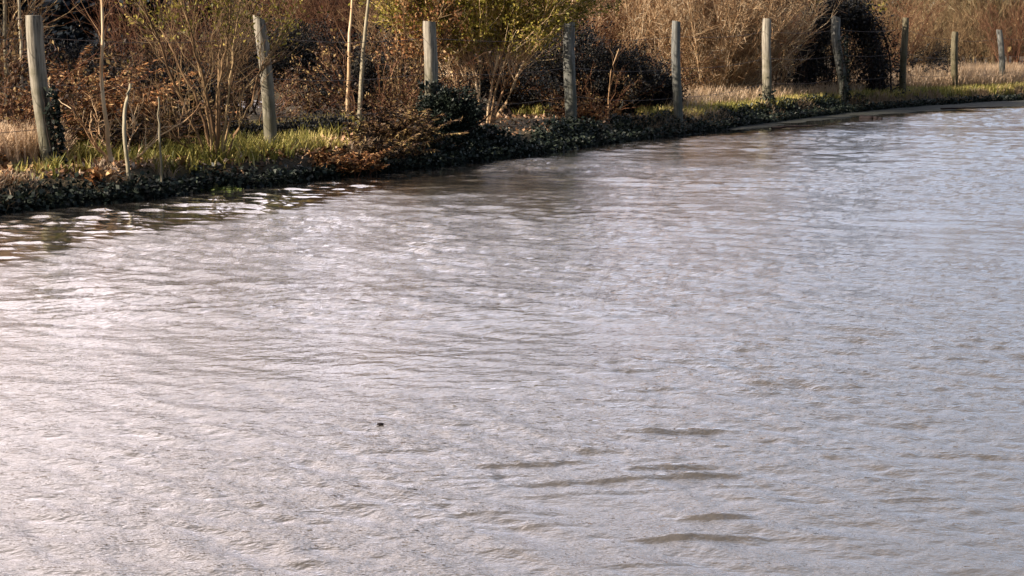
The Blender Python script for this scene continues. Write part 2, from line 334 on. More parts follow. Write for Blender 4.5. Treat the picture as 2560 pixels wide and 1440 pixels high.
cw = np.clip((YY - 11) / 14, 0, 1.3); UU = XX / np.maximum(YY, 1) * F + 1280; ca = np.interp(UU, [0, 500, 800, 1050, 1250, 2600], [1.6, 1.6, 1.25, .8, .15, 0]); calm = sst(ca, ca + np.interp(UU, [0, 1000, 1300], [.5, .6, .6]), -S + .4 * fbm2(XX, YY, .9, 51))                                    # sheltered strip of smooth water under the bank
calm = np.maximum(calm, sst(1.8, 2.6, S - flat_w(XX, YY)) * 2.4); near_fade = sst(90, 30, YY)
amp = (.10 + .90 * calm) * near_fade
T5 = wave_tile(9.2, 1024, .085, .19, R(57), .5, 14, 70.); T6 = wave_tile(7.7, 1024, .085, .2, R(95), .5, 15, 60.); T7 = wave_tile(11.3, 1024, .14, .85, R(84), 1.7, 17, 1.6); T5 /= T5.std(); T6 /= T6.std()
side_mix = sst(-1.1, .05, XX + .6 * fbm2(XX, YY, .5, 71)); crest = lambda T, L: np.clip(tile_at(T, L, XX, YY) - 1.15, 0, 1.6)
ruffle = lambda px, py, rx, ry: np.exp(-((XX - G(px, py, 0).x) / rx) ** 2 - ((YY - G(px, py, 0).y) / ry) ** 2)      # cat's paws: patches of steeper wavelets
streaks = calm * near_fade * np.clip(.72 + 1.3 * fbm2(XX + .72, YY - .15, 1.3, 72, 3), .0, 1.15) * (.10 * np.interp(YY, [3, 5, 7, 9, 11.5], [1, 1, .9, .5, 0]) + ruffle(1640, 1010, .75, 1.9) + .75 * ruffle(1650, 1300, .6, .5) + .8 * ruffle(330, 1150, .75, 1.0) + .4 * ruffle(1750, 830, 1.0, 1.0)) * .0062 * ((1 - side_mix) * crest(T5, 9.2) + side_mix * np.clip(tile_at(T6, 7.7, XX + 1.1, YY + .2) - 1.05, 0, 1.6))
t4 = tile_at(T4 / T4.std(), 8.3, XX, YY)
ZW = (1 - calm) * near_fade * sst(0, .5, -S) * (.0018 * t4 + .0058 * np.clip(t4 - .5, 0, 2) * np.clip(.7 + 1.2 * fbm2(XX, YY, .8, 91, 3), 0, 1.5)) + amp * (.09 * gust ** 1.5 * tile_at(T1, 7.0, XX, YY) + .085 * gust2 * tile_at(T2, 5.1, XX * .96 + YY * .28, YY * .96 - XX * .28)) + streaks + calm * near_fade * gust2 * np.interp(YY, [3.5, 8, 18, 40], [.012, .05, .11, .15]) * tile_at(T7, 11.3, XX, YY) + .009 * (.35 + .65 * calm) * near_fade * tile_at(T3, 19, XX, YY)
idx = np.arange(XX.size).reshape(XX.shape)
Q = np.stack([idx[:-1, :-1], idx[:-1, 1:], idx[1:, 1:], idx[1:, :-1]], -1).reshape(-1, 4)
wt = mesh_np('water', np.stack([XX, YY, ZW], -1).reshape(-1, 3), Q, M['water'], smooth=True)
at = wt.data.attributes.new('rough_water', 'FLOAT', 'POINT')
at.data.foreach_set('value', (np.clip(.08 + .92 * calm, 0, 1) * np.clip(gust, .5, 1.3) * .8).astype(np.float32).ravel())
tag(wt, kind='structure')

# ------------------------------------------------------------------ fence posts and wire
POSTS = [  # photo x at base, base y, top x, top y, width, slant of the cut top, words
    (130, 430, 105, 40, 42, .00, 'thick sunlit grey fence post at the left edge, nearest of the row'),
    (680, 388, 655, 46, 32, .45, 'leaning grey fence post with a slanting top, second from the left'),
    (1075, 348, 1075, 55, 32, .1, 'pale round fence post with a dark band, beside the olive leafed shrub'),
    (1427, 314, 1424, 56, 27, .1, 'grey green fence post left of the tan willow, fourth from the left'),
    (1697, 297, 1689, 55, 23, .2, 'slim blue grey fence post standing in front of the tan willow'),
    (1916, 268, 1914, 48, 23, .1, 'pale grey fence post between the tan willow and the dark ivy arch'),
    (2108, 252, 2092, 45, 23, .3, 'crooked dark ivy clad fence post in front of the dark ivy arch'),
    (2256, 240, 2254, 46, 17, .1, 'thin olive grey fence post just right of the dark ivy arch'),
    (2384, 228, 2383, 80, 17, .1, 'brown fence post in the pale grass, second from the right'),
    (2508, 221, 2490, 75, 14, .1, 'thin leaning grey fence post at the far right end')]
post_xy = []
ORD = ['first', 'second', 'third', 'fourth', 'fifth', 'sixth', 'seventh', 'eighth', 'ninth', 'tenth']
for i, (bx, by, tx, ty, w, sl_, words) in enumerate(POSTS):
    b = G(bx, by); d = b.y; b.z = hz(b.x, b.y)
    ps = d / F
    topz = EYE + (96 - ty) * ps; H = topz - b.z; lean = (tx - bx) * ps; r = w * ps / 2
    e = empty('fence_post', b, words, 'fence post', 'fence posts along the bank')
    K, n = 22, 20; t = np.linspace(0, 1, K); an = np.linspace(0, 2 * math.pi, n, endpoint=False)
    g = np.random.default_rng(100 + i); ph = g.random(4) * 6.28
    prof = 1 + .07 * np.sin(2 * an + ph[0]) + .035 * np.sin(5 * an + ph[1]) + .02 * g.normal(size=n)
    crook = (.05 if i == 6 else .012) * np.sin(t * 5 + ph[2]); 
    V = []
    zs = np.concatenate([[-.35], t[1:] * H]) if True else t * H
    for k in range(K):
        rr = r * (1.04 - .08 * t[k]) * (prof + .015 * g.normal(size=n))
        if k == K - 1: rr = rr * .93
        cx, cy = lean * t[k] + crook[k] - crook[0], .02 * math.sin(ph[3]) * t[k]
        zz = zs[k] + (sl_ * rr * np.cos(an + 2.6) if k >= K - 2 else 0) - (0.006 if k == K - 2 else 0)
        V.append(np.stack([cx + rr * np.cos(an), cy + rr * np.sin(an), zz + 0 * an], -1))
    V = np.concatenate(V); id_ = np.arange(K * n).reshape(K, n); nx = np.roll(id_, -1, 1)
    Qs = np.stack([id_[:-1], nx[:-1], nx[1:], id_[1:]], -1).reshape(-1, 4)
    shaft = mesh_np('shaft', V, Qs, M['post_shaded' if i in (3, 4, 6, 9) else 'post_olive' if i in (7, 8) else 'post'], e, smooth=True)
    # sawn top: concentric quads, a few drying cracks modelled as a sunken ring
    top = V[-n:]; c = top.mean(0); rings = [top * 1.0, c + (top - c) * .6 + [0, 0, .002], c + (top - c) * .15 + [0, 0, -.001]]
    VT = np.concatenate(rings); it = np.arange(3 * n).reshape(3, n); nt_ = np.roll(it, -1, 1)
    qt = np.stack([it[:-1], nt_[:-1], nt_[1:], it[1:]], -1).reshape(-1, 4)
    cap = [[2 * n + a, 2 * n + a + 1, 2 * n + n - 2 - a, 2 * n + n - 1 - a] for a in range(0, n // 2 - 1)]
    mesh_np('sawn_top', VT + [0, 0, .0], np.concatenate([qt, np.array(cap)]), M['post_end'], e)
    post_xy.append((b.x, b.y, b.z, lean, H, r))
for zi, frac in enumerate((.86, .56, .28)):
    Ps = []
    first = post_xy[0]; pre = (first[0] - 2.2, first[1] - 1.9, hz(first[0] - 2.2, first[1] - 1.9), 0, first[4], first[5])
    lst = [pre] + post_xy + [(post_xy[-1][0] + 2.6, post_xy[-1][1] + 3, post_xy[-1][2], 0, post_xy[-1][4], .05)]
    for a, b in zip(lst[:-1], lst[1:]):
        for s in np.linspace(0, 1, 8, endpoint=False):
            za, zb = a[2] + a[4] * frac, b[2] + b[4] * frac
            Ps.append([a[0] + a[3] * frac + (b[0] + b[3] * frac - a[0] - a[3] * frac) * s, a[1] + (b[1] - a[1]) * s + .07, za + (zb - za) * s - .05 * math.sin(math.pi * s)])
    P = np.array(Ps)[None]
    v, q, t = tubes(P, np.full(P.shape[:2], .0028), 4)
    tag(mesh_np('fence_wire', v, q, M['wire']), ('slack thin top wire strung along the fence posts', 'slack thin middle wire strung along the fence posts', 'slack thin lowest wire strung along the fence posts')[zi], 'wire', 'fence wires')
# a post of another fence, seen beyond the rusty shrub
b = G(968, 232); b.z = hz(b.x, b.y); ps = b.y / F
e = empty('fence_post', b, 'small pale post beyond the fence, half hidden by the rusty shrub', 'post')
an = np.linspace(0, 2 * math.pi, 12, endpoint=False); Hh = EYE + (96 - 74) * ps - b.z
V = np.concatenate([np.stack([.06 * k * np.cos(an), .06 * k * np.sin(an), z + .02 * np.cos(an) * (z > 1)], -1) for k, z in ((1.05, -.3), (1, .4), (.98, .9), (.97, Hh - .02), (.85, Hh))])
id_ = np.arange(60).reshape(5, 12); nx = np.roll(id_, -1, 1)
mesh_np('shaft', V, np.concatenate([np.stack([id_[:-1], nx[:-1], nx[1:], id_[1:]], -1).reshape(-1, 4)]), M['post'], e, smooth=True)
mesh_np('sawn_top', V[-12:] + [0, 0, .001], np.array([[a, a + 1, 10 - a, 11 - a] for a in range(5)]), M['post_end'], e)

# ------------------------------------------------------------------ plants
def shrub_parts(parent, stems=8, h=2.5, tilt=(5, 35), r=.014, az=None, out_bend=.15, n1=120, l1=.8, r1=.005, n2=400, l2=.35, r2=.0025,
                a1=40, a2=45, leaves=0, leaf=.035, leafw=.55, leafmat=None, barkmat='bark_brown', twigmat=None, base_r=.12, tmin=.15, up=.25, leaf_t=.3, wob=.05, zmin=.0, droop=0.):
    ang = rng.uniform(0, 2 * math.pi, stems) if az is None else np.radians(rng.uniform(az[0], az[1], stems))
    ti = np.radians(rng.uniform(*tilt, stems)); dr = np.stack([np.cos(ang) * np.sin(ti), np.sin(ang) * np.sin(ti), np.cos(ti)], -1)
    st = np.stack([np.cos(ang), np.sin(ang), 0 * ang], -1) * (base_r * np.sqrt(rng.random(stems)))[:, None]; st[:, 2] = -.08
    L = h * rng.uniform(.65, 1.05, stems); bend = np.stack([np.cos(ang), np.sin(ang), 0 * ang], -1) * out_bend * rng.uniform(.2, 1, stems)[:, None]
    bend[:, 2] -= droop
    P0 = polys(st, dr, L, bend, 10, wob)
    mesh_np('stem', *tubes(P0, taper(stems, 10, r * rng.uniform(.7, 1.3, stems), r * .3), 6)[:2], M[barkmat], parent, smooth=True)
    me = parent.children[-1].data; at = me.attributes.new('tint', 'FLOAT', 'POINT'); at.data.foreach_set('value', np.repeat(rng.random(stems), 60).astype(np.float32))
    pool = [P0]; tw = []
    if n1:
        s, tg, _ = sample(P0, rng.uniform(tmin, 1, n1)); d = unit(tg + math.tan(R(a1)) * unit(rng.normal(size=(n1, 3))) + [0, 0, up])
        P1 = polys(s, d, l1 * rng.uniform(.4, 1.1, n1), np.tile([0, 0, .12 - droop], (n1, 1)), 6, wob * 1.3); tw.append(tubes(P1, taper(n1, 6, r1, r1 * .35), 4)); pool.append(P1)
        if n2:
            s, tg, _ = sample(P1, rng.uniform(.1, 1, n2)); d = unit(tg + math.tan(R(a2)) * unit(rng.normal(size=(n2, 3))) + [0, 0, up * .6])
            P2 = polys(s, d, l2 * rng.uniform(.4, 1.2, n2), np.tile([0, 0, .1 - droop], (n2, 1)), 4, wob * 1.5); tw.append(tubes(P2, taper(n2, 4, r2, r2 * .5), 3)); pool.append(P2)
        v, q, t = merge(tw); mesh_np('twigs', v, q, M[twigmat or barkmat], parent, tint=t)
    if leaves:
        src = pool[-1]; s, tg, _ = sample(src, rng.uniform(leaf_t, 1, leaves)); s = s + rng.normal(size=s.shape) * .02
        k = s[:, 2] > zmin; s, tg = s[k], tg[k]
        v, q, t = leaf_quads(s, tg + rng.normal(size=s.shape) * .9, leaf, leafw); mesh_np('foliage', v, q, M[leafmat], parent, tint=t)
    return parent
def shrub(name, px, py, label, cat, group=None, **k):
    p = G(px, py); p.z = hz(p.x, p.y)
    return shrub_parts(empty(name, p, label, cat, group), **k)
def copy_tree(o, loc, rz, s, label, group=None):
    c = o.copy(); COL.objects.link(c); c.location = loc; c.rotation_euler = (0, 0, rz); c.scale = (s, s, s * random.uniform(.9, 1.1)); c['label'] = label
    if group: c['group'] = group
    for ch in list(o.children):
        d = ch.copy(); COL.objects.link(d); d.parent = c
    return c
def stem_path(name, pts, r0, r1, mat, label, cat, side=None, z0=None, group=None, twigs=0, tl=.5, depth=None):
    """a single stem through photo points; pts[0] stands on the ground, the rest lie at its own distance"""
    b = G(*pts[0]); b.z = hz(b.x, b.y); ps = b.y / F; g = np.random.default_rng(int(abs(pts[0][0]) * 7 + pts[0][1]))
    P = [[0, 0, -.1]] + [[(x - pts[0][0]) * ps, g.normal() * .03 * j, EYE + (96 - y) * ps - b.z] for j, (x, y) in enumerate(pts[1:], 1)]
    P = np.array(P); tt = np.linspace(0, len(P) - 1, 14); PP = np.stack([np.interp(tt, np.arange(len(P)), P[:, c]) for c in range(3)], -1)
    PP[1:-1] = (PP[:-2] + PP[1:-1] * 2 + PP[2:]) / 4; PP[1:] += g.normal(size=PP[1:].shape) * .003
    e = empty(name, b, label, cat, group)
    v, q, _ = tubes(PP[None], taper(1, 14, r0, r1), 7); mesh_np('stem', v, q, M[mat], e, tint=np.full(len(v), g.random() * .5 + .4), smooth=True)
    if twigs:
        s, tg, _ = sample(PP[None], rng.uniform(.3, 1, twigs)); d = unit(tg + unit(rng.normal(size=(twigs, 3))) * .9)
        P1 = polys(s, d, tl * rng.uniform(.4, 1.1, twigs), np.tile([0, 0, .15], (twigs, 1)), 5, .08); mesh_np('twigs', *(lambda a: (a[0], a[1]))(tubes(P1, taper(twigs, 5, .004, .0015), 3)), M[mat], e)
    return e

# --- left end
stem_path('sapling', [(285, 425), (272, 300), (266, 180), (268, 60), (266, -300)], .022, .008, 'bark_tan', 'tall slender tan sapling just right of the leftmost post', 'sapling', twigs=14)
stem_path('dead_stake', [(322, 432), (318, 330), (316, 260), (328, 208)], .019, .012, 'bark_pale', 'pale broken bent stick among reddish bracken', 'stick')
stem_path('dead_stake', [(404, 430), (402, 330), (404, 238)], .012, .007, 'bark_pale', 'thin pale upright stick left of the forked brown shrub', 'stick')
stem_path('sapling', [(34, 352), (26, 220), (24, 120), (22, 0), (20, -260)], .034, .012, 'bark_pale', 'pale grey sapling stem at the extreme left edge', 'sapling', twigs=10)
stem_path('sapling', [(60, 352), (58, 220), (60, 130), (66, 0), (70, -260)], .028, .010, 'bark_pale', 'pale grey sapling stem left of the thick sunlit post', 'sapling', twigs=10)
stem_path('sapling', [(896, 335), (903, 230), (912, 120), (928, -10), (945, -200)], .032, .012, 'bark_pale', 'pale leaning sapling left of the small far post', 'sapling', twigs=10)
stem_path('sapling', [(868, 335), (872, 200), (878, 100), (886, 0), (890, -200)], .024, .009, 'bark_tan', 'thinner tan sapling left of the pale leaning one', 'sapling', twigs=10)
stem_path('sapling', [(1520, 296), (1522, 240), (1523, 180), (1545, 120)], .014, .006, 'bark_tan', 'little tan forked sapling in the dark hollow by the fourth post', 'sapling', twigs=10, tl=.7)
stem_path('dead_stake', [(1540, 302), (1549, 270), (1557, 252)], .018, .010, 'bark_pale', 'short pale bent stick at the water side of the dark hollow', 'stick')
# forked brown shrub, its stems following the photo
def fan(name, base, stems, label, cat, mat, r0, twigs=160, tl=.6, leaves=0, leafmat=None, leaf=.035, leaf_z=1.4):
    b = G(*base); b.z = hz(b.x, b.y); ps = b.y / F; e = empty(name, b, label, cat); allP = []
    for st in stems:
        P = np.array([[(st[0][0] - base[0]) * ps, 0, -.08]] + [[(x - base[0]) * ps, 0, EYE + (96 - y) * ps - b.z] for x, y in st[1:]])
        P[:, 1] = np.linspace(0, rng.uniform(-.35, .45), len(P)); tt = np.linspace(0, len(P) - 1, 14)
        PP = np.stack([np.interp(tt, np.arange(len(P)), P[:, c]) for c in range(3)], -1); PP[1:-1] = (PP[:-2] + 2 * PP[1:-1] + PP[2:]) / 4
        PP[1:] += rng.normal(size=PP[1:].shape) * .008; allP.append(PP)
        v, q, _ = tubes(PP[None], taper(1, 14, r0 * rng.uniform(.7, 1.15), r0 * .35), 6)
        mesh_np('stem', v, q, M[mat], e, tint=np.full(len(v), rng.uniform(.3, .9)), smooth=True)
    A = np.array(allP)
    s, tg, _ = sample(A, rng.uniform(.25, 1, twigs)); P1 = polys(s, unit(tg + unit(rng.normal(size=(twigs, 3))) * .8 + [0, 0, .3]), tl * rng.uniform(.4, 1.2, twigs), np.tile([0, 0, .1], (twigs, 1)), 6, .07)
    n2 = twigs * 4; s, tg, _ = sample(P1, rng.uniform(.1, 1, n2)); P2 = polys(s, unit(tg + unit(rng.normal(size=(n2, 3))) * .8), tl * .5 * rng.uniform(.4, 1.2, n2), np.tile([0, 0, .1], (n2, 1)), 4, .08)
    v, q, t = merge([tubes(P1, taper(twigs, 6, .0045, .002), 4), tubes(P2, taper(n2, 4, .0025, .0012), 3)]); mesh_np('twigs', v, q, M[mat], e, tint=t)
    if leaves:
        s, tg, _ = sample(P2, rng.uniform(.1, 1, leaves * 4)); k = (s[:, 2] > leaf_z + rng.normal(size=len(s)) * .12) & (s[:, 2] < 2.5); s, tg = s[k][:leaves], tg[k][:leaves]
        v, q, t = leaf_quads(s + rng.normal(size=s.shape) * .04, tg + rng.normal(size=s.shape) * .8, leaf, .45); mesh_np('foliage', v, q, M[leafmat], e, tint=t)
    return e
fan('hazel_shrub', (540, 405), [
    [(525, 405), (505, 340), (465, 240), (430, 130), (385, 20), (340, -150)], [(545, 400), (540, 300), (520, 180), (500, 80), (470, -110)],
    [(548, 400), (545, 280), (545, 160), (560, 40), (575, -110)], [(530, 405), (528, 300), (505, 160), (480, 60), (430, -110)],
    [(555, 400), (560, 330), (600, 230), (660, 160), (700, 60)], [(560, 405), (590, 330), (640, 240), (665, 150)],
    [(520, 405), (470, 360), (430, 320), (380, 250)], [(550, 400), (575, 250), (600, 100), (640, -110)], [(545, 400), (490, 250), (420, 110), (400, 90)],
    [(535, 400), (555, 200), (590, 70), (600, -110)]],
    'forked brown shrub of long bare stems between the first two posts', 'shrub', 'bark_brown', .017, 120, .55, 2200, 'olive', .04, 1.2)
fan('stump_shoots', (300, 420), [[(300, 420), (280, 370), (262, 330)], [(305, 420), (350, 380), (400, 340), (480, 285)], [(295, 420), (240, 340), (200, 260)], [(310, 420), (330, 350), (350, 300)]],
    'low stump with splayed tan shoots right of the leftmost post', 'stump', 'bark_tan', .014, 30, .3)
# olive leafed shrub with a V of stems
fan('willow_shrub', (1210, 312), [
    [(1185, 312), (1160, 250), (1125, 170), (1090, 90), (1050, -60)], [(1200, 312), (1195, 220), (1170, 120), (1150, 20), (1120, -110)],
    [(1222, 312), (1235, 240), (1262, 150), (1300, 70), (1345, -40), (1390, -110)], [(1215, 312), (1232, 200), (1255, 80), (1262, -110)],
    [(1190, 310), (1205, 200), (1192, 90), (1210, -110)], [(1228, 312), (1300, 180), (1350, 60), (1420, -120)], [(1180, 310), (1120, 200), (1030, 80), (960, -60)],
    [(1190, 310), (1170, 210), (1120, 100), (1010, -20)], [(1225, 312), (1255, 220), (1330, 100), (1440, 20)]],
    'olive leafed shrub with a V of tan stems beside the third post', 'shrub', 'bark_tan', .02, 520, .7, 34000, 'olive', .05, 1.05)

# --- bracken clumps
def bracken(px, py, label, h=.8, n=70, mat='rust'):
    p = G(px, py); p.z = hz(p.x, p.y); e = empty('bracken_clump', p, label, 'bracken', 'bracken clumps by the bank')
    an = rng.uniform(0, 6.28, n); ti = np.radians(rng.uniform(5, 50, n)); d = np.stack([np.cos(an) * np.sin(ti), np.sin(an) * np.sin(ti), np.cos(ti)], -1)
    st = rng.normal(size=(n, 3)) * [.16, .16, 0]; st[:, 2] = -.03
    P = polys(st, d, h * rng.uniform(.6, 1.2, n), np.stack([np.cos(an) * .3, np.sin(an) * .3, np.full(n, -.35)], -1), 9, .05)
    v, q, t = tubes(P, taper(n, 9, .004, .0015), 3); mesh_np('stalks', v, q, M['bark_red'], e, tint=t)
    m = n * 110; s, tg, _ = sample(P, rng.uniform(.25, 1, m)); side = unit(np.cross(tg, [0, 0, 1])) * rng.choice([-1, 1], m)[:, None]
    v, q, t = leaf_quads(s, side + tg * .5 + rng.normal(size=s.shape) * .35 - [0, 0, .3], .052, .26); mesh_np('fronds', v, q, M[mat], e, tint=t)
for a in [(205, 378, 'rusty bracken clump just right of the leftmost post', 1.3), (262, 375, 'rusty bracken clump behind the low splayed stump', 1.15),
          (370, 395, 'dark reddish bracken clump between the two pale sticks', .7, 60, 'maroon'), (455, 380, 'dark reddish bracken clump left of the forked brown shrub', .8, 60, 'maroon'),
          (160, 372, 'reddish bracken clump behind the leftmost post', .8), (600, 372, 'dark bracken clump right of the forked brown shrub', .3, 40, 'maroon'),
          (-15, 425, 'low rusty bracken clump at the left edge of the bank', .3), (950, 372, 'brown bracken clump hanging over the water left of the third post', .38, 45, 'maroon'),
          (860, 385, 'low rusty bracken clump right of the second post', .35, 50), (1010, 362, 'reddish brown bracken clump just left of the third post', .6, 60, 'maroon'),
          (1460, 305, 'low pinkish bracken clump between the fourth post and the bent stick', .4, 40), (1340, 285, 'brown bracken clump left of the fourth post', .5, 50, 'maroon')]: bracken(*a)
shrub('beech_shrub', 1005, 318, 'rusty leaved shrub between the small far post and the third post', 'shrub', stems=9, h=2.0, tilt=(2, 22), n1=110, l1=.45, n2=420, l2=.25, leaves=3600, leaf=.045, leafmat='rust', barkmat='bark_brown', zmin=.85)
shrub('orange_shrub', 1330, 285, 'small bush of bright orange dead leaves left of the fourth post', 'shrub', stems=7, h=.75, tilt=(5, 40), n1=40, l1=.3, n2=120, l2=.15, leaves=900, leaf=.05, leafmat='orange', barkmat='bark_dark', zmin=.2)

# --- big tan willow
p = G(1775, 250); p.z = hz(p.x, p.y)
wl = empty('bare_willow', p, 'large bare willow of dense tan twigs behind the fifth and sixth posts', 'willow')
shrub_parts(wl, stems=130, h=3.1, tilt=(3, 50), r=.010, out_bend=-.08, n1=1700, l1=.6, r1=.005, n2=22000, l2=.26, r2=.0046, a1=38, a2=50, barkmat='bark_tan', base_r=.5, tmin=.05, up=.3, wob=.035)
shrub('bare_willow', 1905, 246, 'smaller tan willow between the sixth post and the dark ivy arch', 'willow', stems=30, h=2.2, tilt=(3, 30), r=.012, out_bend=-.1, n1=520, l1=.6, n2=4200, l2=.30, r2=.0036, a1=38, a2=48, barkmat='bark_tan', base_r=.3)
shrub('bare_willow', 1500, 246, 'bare tan willow leaning behind the fourth post', 'willow', stems=34, h=3.2, tilt=(3, 45), r=.014, out_bend=-.05, n1=620, l1=.7, n2=5200, l2=.32, r2=.0036, a1=38, a2=48, barkmat='bark_tan', base_r=.3, tmin=.35)

# --- dark masses: evergreen bushes
def evergreen(px, py, w, h, label, mat='dark', n=12000, leaf=.036, cat='evergreen bush', group=None, name='evergreen_bush', lift=0.):
    p = G(px, py); p.z = hz(p.x, p.y); e = empty(name, p, label, cat, group)
    ns = 14; an = rng.uniform(0, 6.28, ns); ti = np.radians(rng.uniform(5, 45, ns)); d = np.stack([np.cos(an) * np.sin(ti) * w / h, np.sin(an) * np.sin(ti) * w / h, np.cos(ti)], -1)
    P = polys(rng.normal(size=(ns, 3)) * [.1, .1, 0], d, h * .9, np.zeros((ns, 3)), 8, .08); v, q, t = tubes(P, taper(ns, 8, .018, .005), 5); mesh_np('stems', v, q, M['bark_dark'], e, tint=t)
    nc = 90; dd = unit(rng.normal(size=(nc, 3))); rr = rng.random(nc) ** .4
    C = dd * rr[:, None] * [w / 2, w / 2 * .8, h / 2] + [0, 0, h * .5]; C[:, 2] = np.maximum(C[:, 2], .06)
    i = rng.integers(0, nc, n); pts = C[i] + rng.normal(size=(n, 3)) * np.array([.11, .11, .09]) * (w / 1.6); pts[:, 2] = np.abs(pts[:, 2]) + lift
    v, q, t = leaf_quads(pts, unit(pts - [0, 0, h * .4]) + rng.normal(size=(n, 3)) * .8, leaf, .55); mesh_np('foliage', v, q, M[mat], e, tint=t); return e
EV = [(2078, 236, 2.3, 1.75, 'dark bush standing inside the dark ivy arch'), (1125, 350, .62, .58, 'dark ivy bush smothering the foot of the third post', 'ivy'), (1280, 280, 1.5, 1.25, 'dark bush in the hollow right of the V stemmed shrub'),
      (1400, 290, 1.3, 1.6, 'tall dark bush behind the fourth post'), (1560, 286, 1.5, .95, 'low dark bush filling the hollow under the tan willow'),
      (1640, 284, .8, .55, 'low dark bush just left of the fifth post'), (720, 358, .7, .16, 'very low dark bush at the right foot of the second post'), (820, 352, .8, .18, 'very low dark bush right of the second post'),
      (900, 312, 1.2, .8, 'dark bush under the leaning pale sapling'), (1090, 290, 1.3, 1.4, 'dark bush behind the third post'), (990, 300, 1.2, 1.0, 'dark bush behind the rusty shrub'),
      (2310, 205, 2.2, .95, 'dark purplish bush between the eighth and ninth posts'), (300, 352, 1.3, .8, 'dark bush behind the bracken and the tan sapling'),
      (420, 345, 1.3, .8, 'dark bush left of the forked brown shrub'), (560, 362, .8, .15, 'very low dark bush behind the forked brown shrub'), (20, 262, 2.2, 1.3, 'dark bush beyond the pale left saplings'),
      (210, 340, 1.2, 1.0, 'dark bush behind the leftmost post and its bracken')]
evergreen(780, 290, 1.35, 1.0, 'dark evergreen bush with raised crown right of the second post', n=9000, lift=.30)
evergreen(610, 290, 1.4, 1.15, 'dark evergreen bush with raised crown left of the second post', n=9000, lift=.34)
evergreen(740, 240, 2.4, 1.2, 'broad dark evergreen bush far behind the second post', n=11000, lift=.38)
for a in EV: evergreen(*a)
# dark ivy arch: an arching thicket with a hollow
p = G(2095, 240); p.z = hz(p.x, p.y); ar = empty('ivy_thicket', p, 'dark arched thicket of ivy behind the crooked seventh post', 'thicket')
n = 26; th = rng.uniform(-.15, .15, n); side = rng.choice([-1, 1], n)
t = np.linspace(0, 1, 12)[None]; base = side[:, None] * rng.uniform(.62, .98, n)[:, None]
Px = base * np.cos(t * 1.75) ** 1 + rng.normal(size=(n, 1)) * .05; Pz = (1.75 + rng.normal(size=(n, 1)) * .12) * np.sin(np.minimum(t * 1.75, 1.9)); Py = rng.normal(size=(n, 1)) * .35 + 0 * t
P = np.stack([Px, Py, Pz], -1) + np.cumsum(rng.normal(size=(n, 12, 3)) * .012, 1)
v, q, tt = tubes(P, taper(n, 12, .02, .006), 5); mesh_np('stems', v, q, M['bark_dark'], ar, tint=tt)
s, tg, _ = sample(P, rng.uniform(0, 1, 15000)); s = s + rng.normal(size=s.shape) * [.12, .16, .10]; s[:, 2] = np.abs(s[:, 2])
v, q, tt = leaf_quads(s, rng.normal(size=s.shape) - [0, 0, .4], .055, .7); mesh_np('foliage', v, q, M['dark'], ar, tint=tt)
shrub('rusty_shrub', 2080, 228, 'rusty olive leaved shrub rising over the dark ivy arch', 'shrub', stems=12, h=3.0, tilt=(2, 26), n1=160, l1=.7, n2=600, l2=.35, leaves=3800, leaf=.06, leafmat='olive', barkmat='bark_brown', zmin=1.62)
# small ivy clinging to the posts
def cling(i, z0, z1, n, label, a0=-1.6, a1=1.2):
    x, y, z, lean, H, r = post_xy[i]; e = empty('post_ivy', (x, y, z), label, 'ivy')
    t = rng.uniform(z0, z1, n) ** 1; a = rng.uniform(a0, a1, n); rr = r + rng.uniform(.0, .035, n) * (1.2 - t * .5)
    C = np.stack([lean * t + rr * np.cos(a), rr * np.sin(a), t * H], -1)
    k = 5; tt = np.linspace(0, 1, 12); aa = rng.uniform(a0, a1, (k, 1)) + np.cumsum(rng.normal(size=(k, 12)) * .15, 1); zz = tt[None] * z1
    P = np.stack([lean * zz + (r + .006) * np.cos(aa), (r + .006) * np.sin(aa), zz * H + 0 * aa], -1); v, q, ti = tubes(P, taper(k, 12, .006, .002), 4); mesh_np('vine', v, q, M['bark_dark'], e, tint=ti)
    v, q, ti = leaf_quads(C, np.stack([np.cos(a), np.sin(a), -.4 + 0 * a], -1) + rng.normal(size=(n, 3)) * .5, .045, .8); mesh_np('foliage', v, q, M['ivy'], e, tint=ti)
cling(0, .05, .55, 300, 'dark ivy climbing the right side of the leftmost post', -1.1, .6)
cling(2, 0, .5, 600, 'dark ivy wrapped round the lower half of the third post', -3.1, 1.5)
cling(6, 0, .8, 500, 'dark ivy climbing the crooked seventh post', -2.2, 1.2)
cling(5, 0, .2, 160, 'small green ivy tuft at the foot of the sixth post', -3, 1)

# --- thicket behind the fence: four kinds of bramble and scrub, copied
def proto(**k):
    return shrub_parts(empty('bramble_bush', (0, 0, 0), '', 'bramble'), **k)
protos = [
    ('bare reddish bramble bush', proto(stems=22, h=1.7, tilt=(5, 60), r=.007, out_bend=.2, droop=.25, n1=150, l1=.5, r1=.004, n2=500, l2=.25, r2=.0025, leaves=2600, leaf=.045, leafmat='maroon', barkmat='bark_red', leaf_t=0, base_r=.35)),
    ('tall bare brown scrub', proto(stems=22, h=2.4, tilt=(2, 26), r=.011, n1=260, l1=.8, r1=.005, n2=1300, l2=.4, r2=.003, barkmat='bark_brown', base_r=.35)),
    ('dark leafy bramble bush', proto(stems=20, h=1.5, tilt=(5, 60), r=.007, out_bend=.2, droop=.2, n1=150, l1=.5, r1=.004, n2=420, l2=.25, r2=.0025, leaves=4200, leaf=.05, leafmat='dark', barkmat='bark_dark', leaf_t=0, base_r=.35)),
    ('tall reddish twiggy scrub', proto(stems=20, h=2.3, tilt=(2, 30), r=.010, n1=260, l1=.8, r1=.0045, n2=1300, l2=.4, r2=.0028, barkmat='bark_red', base_r=.35, leaves=250, leaf=.04, leafmat='rust')),
]
used = [False] * 4
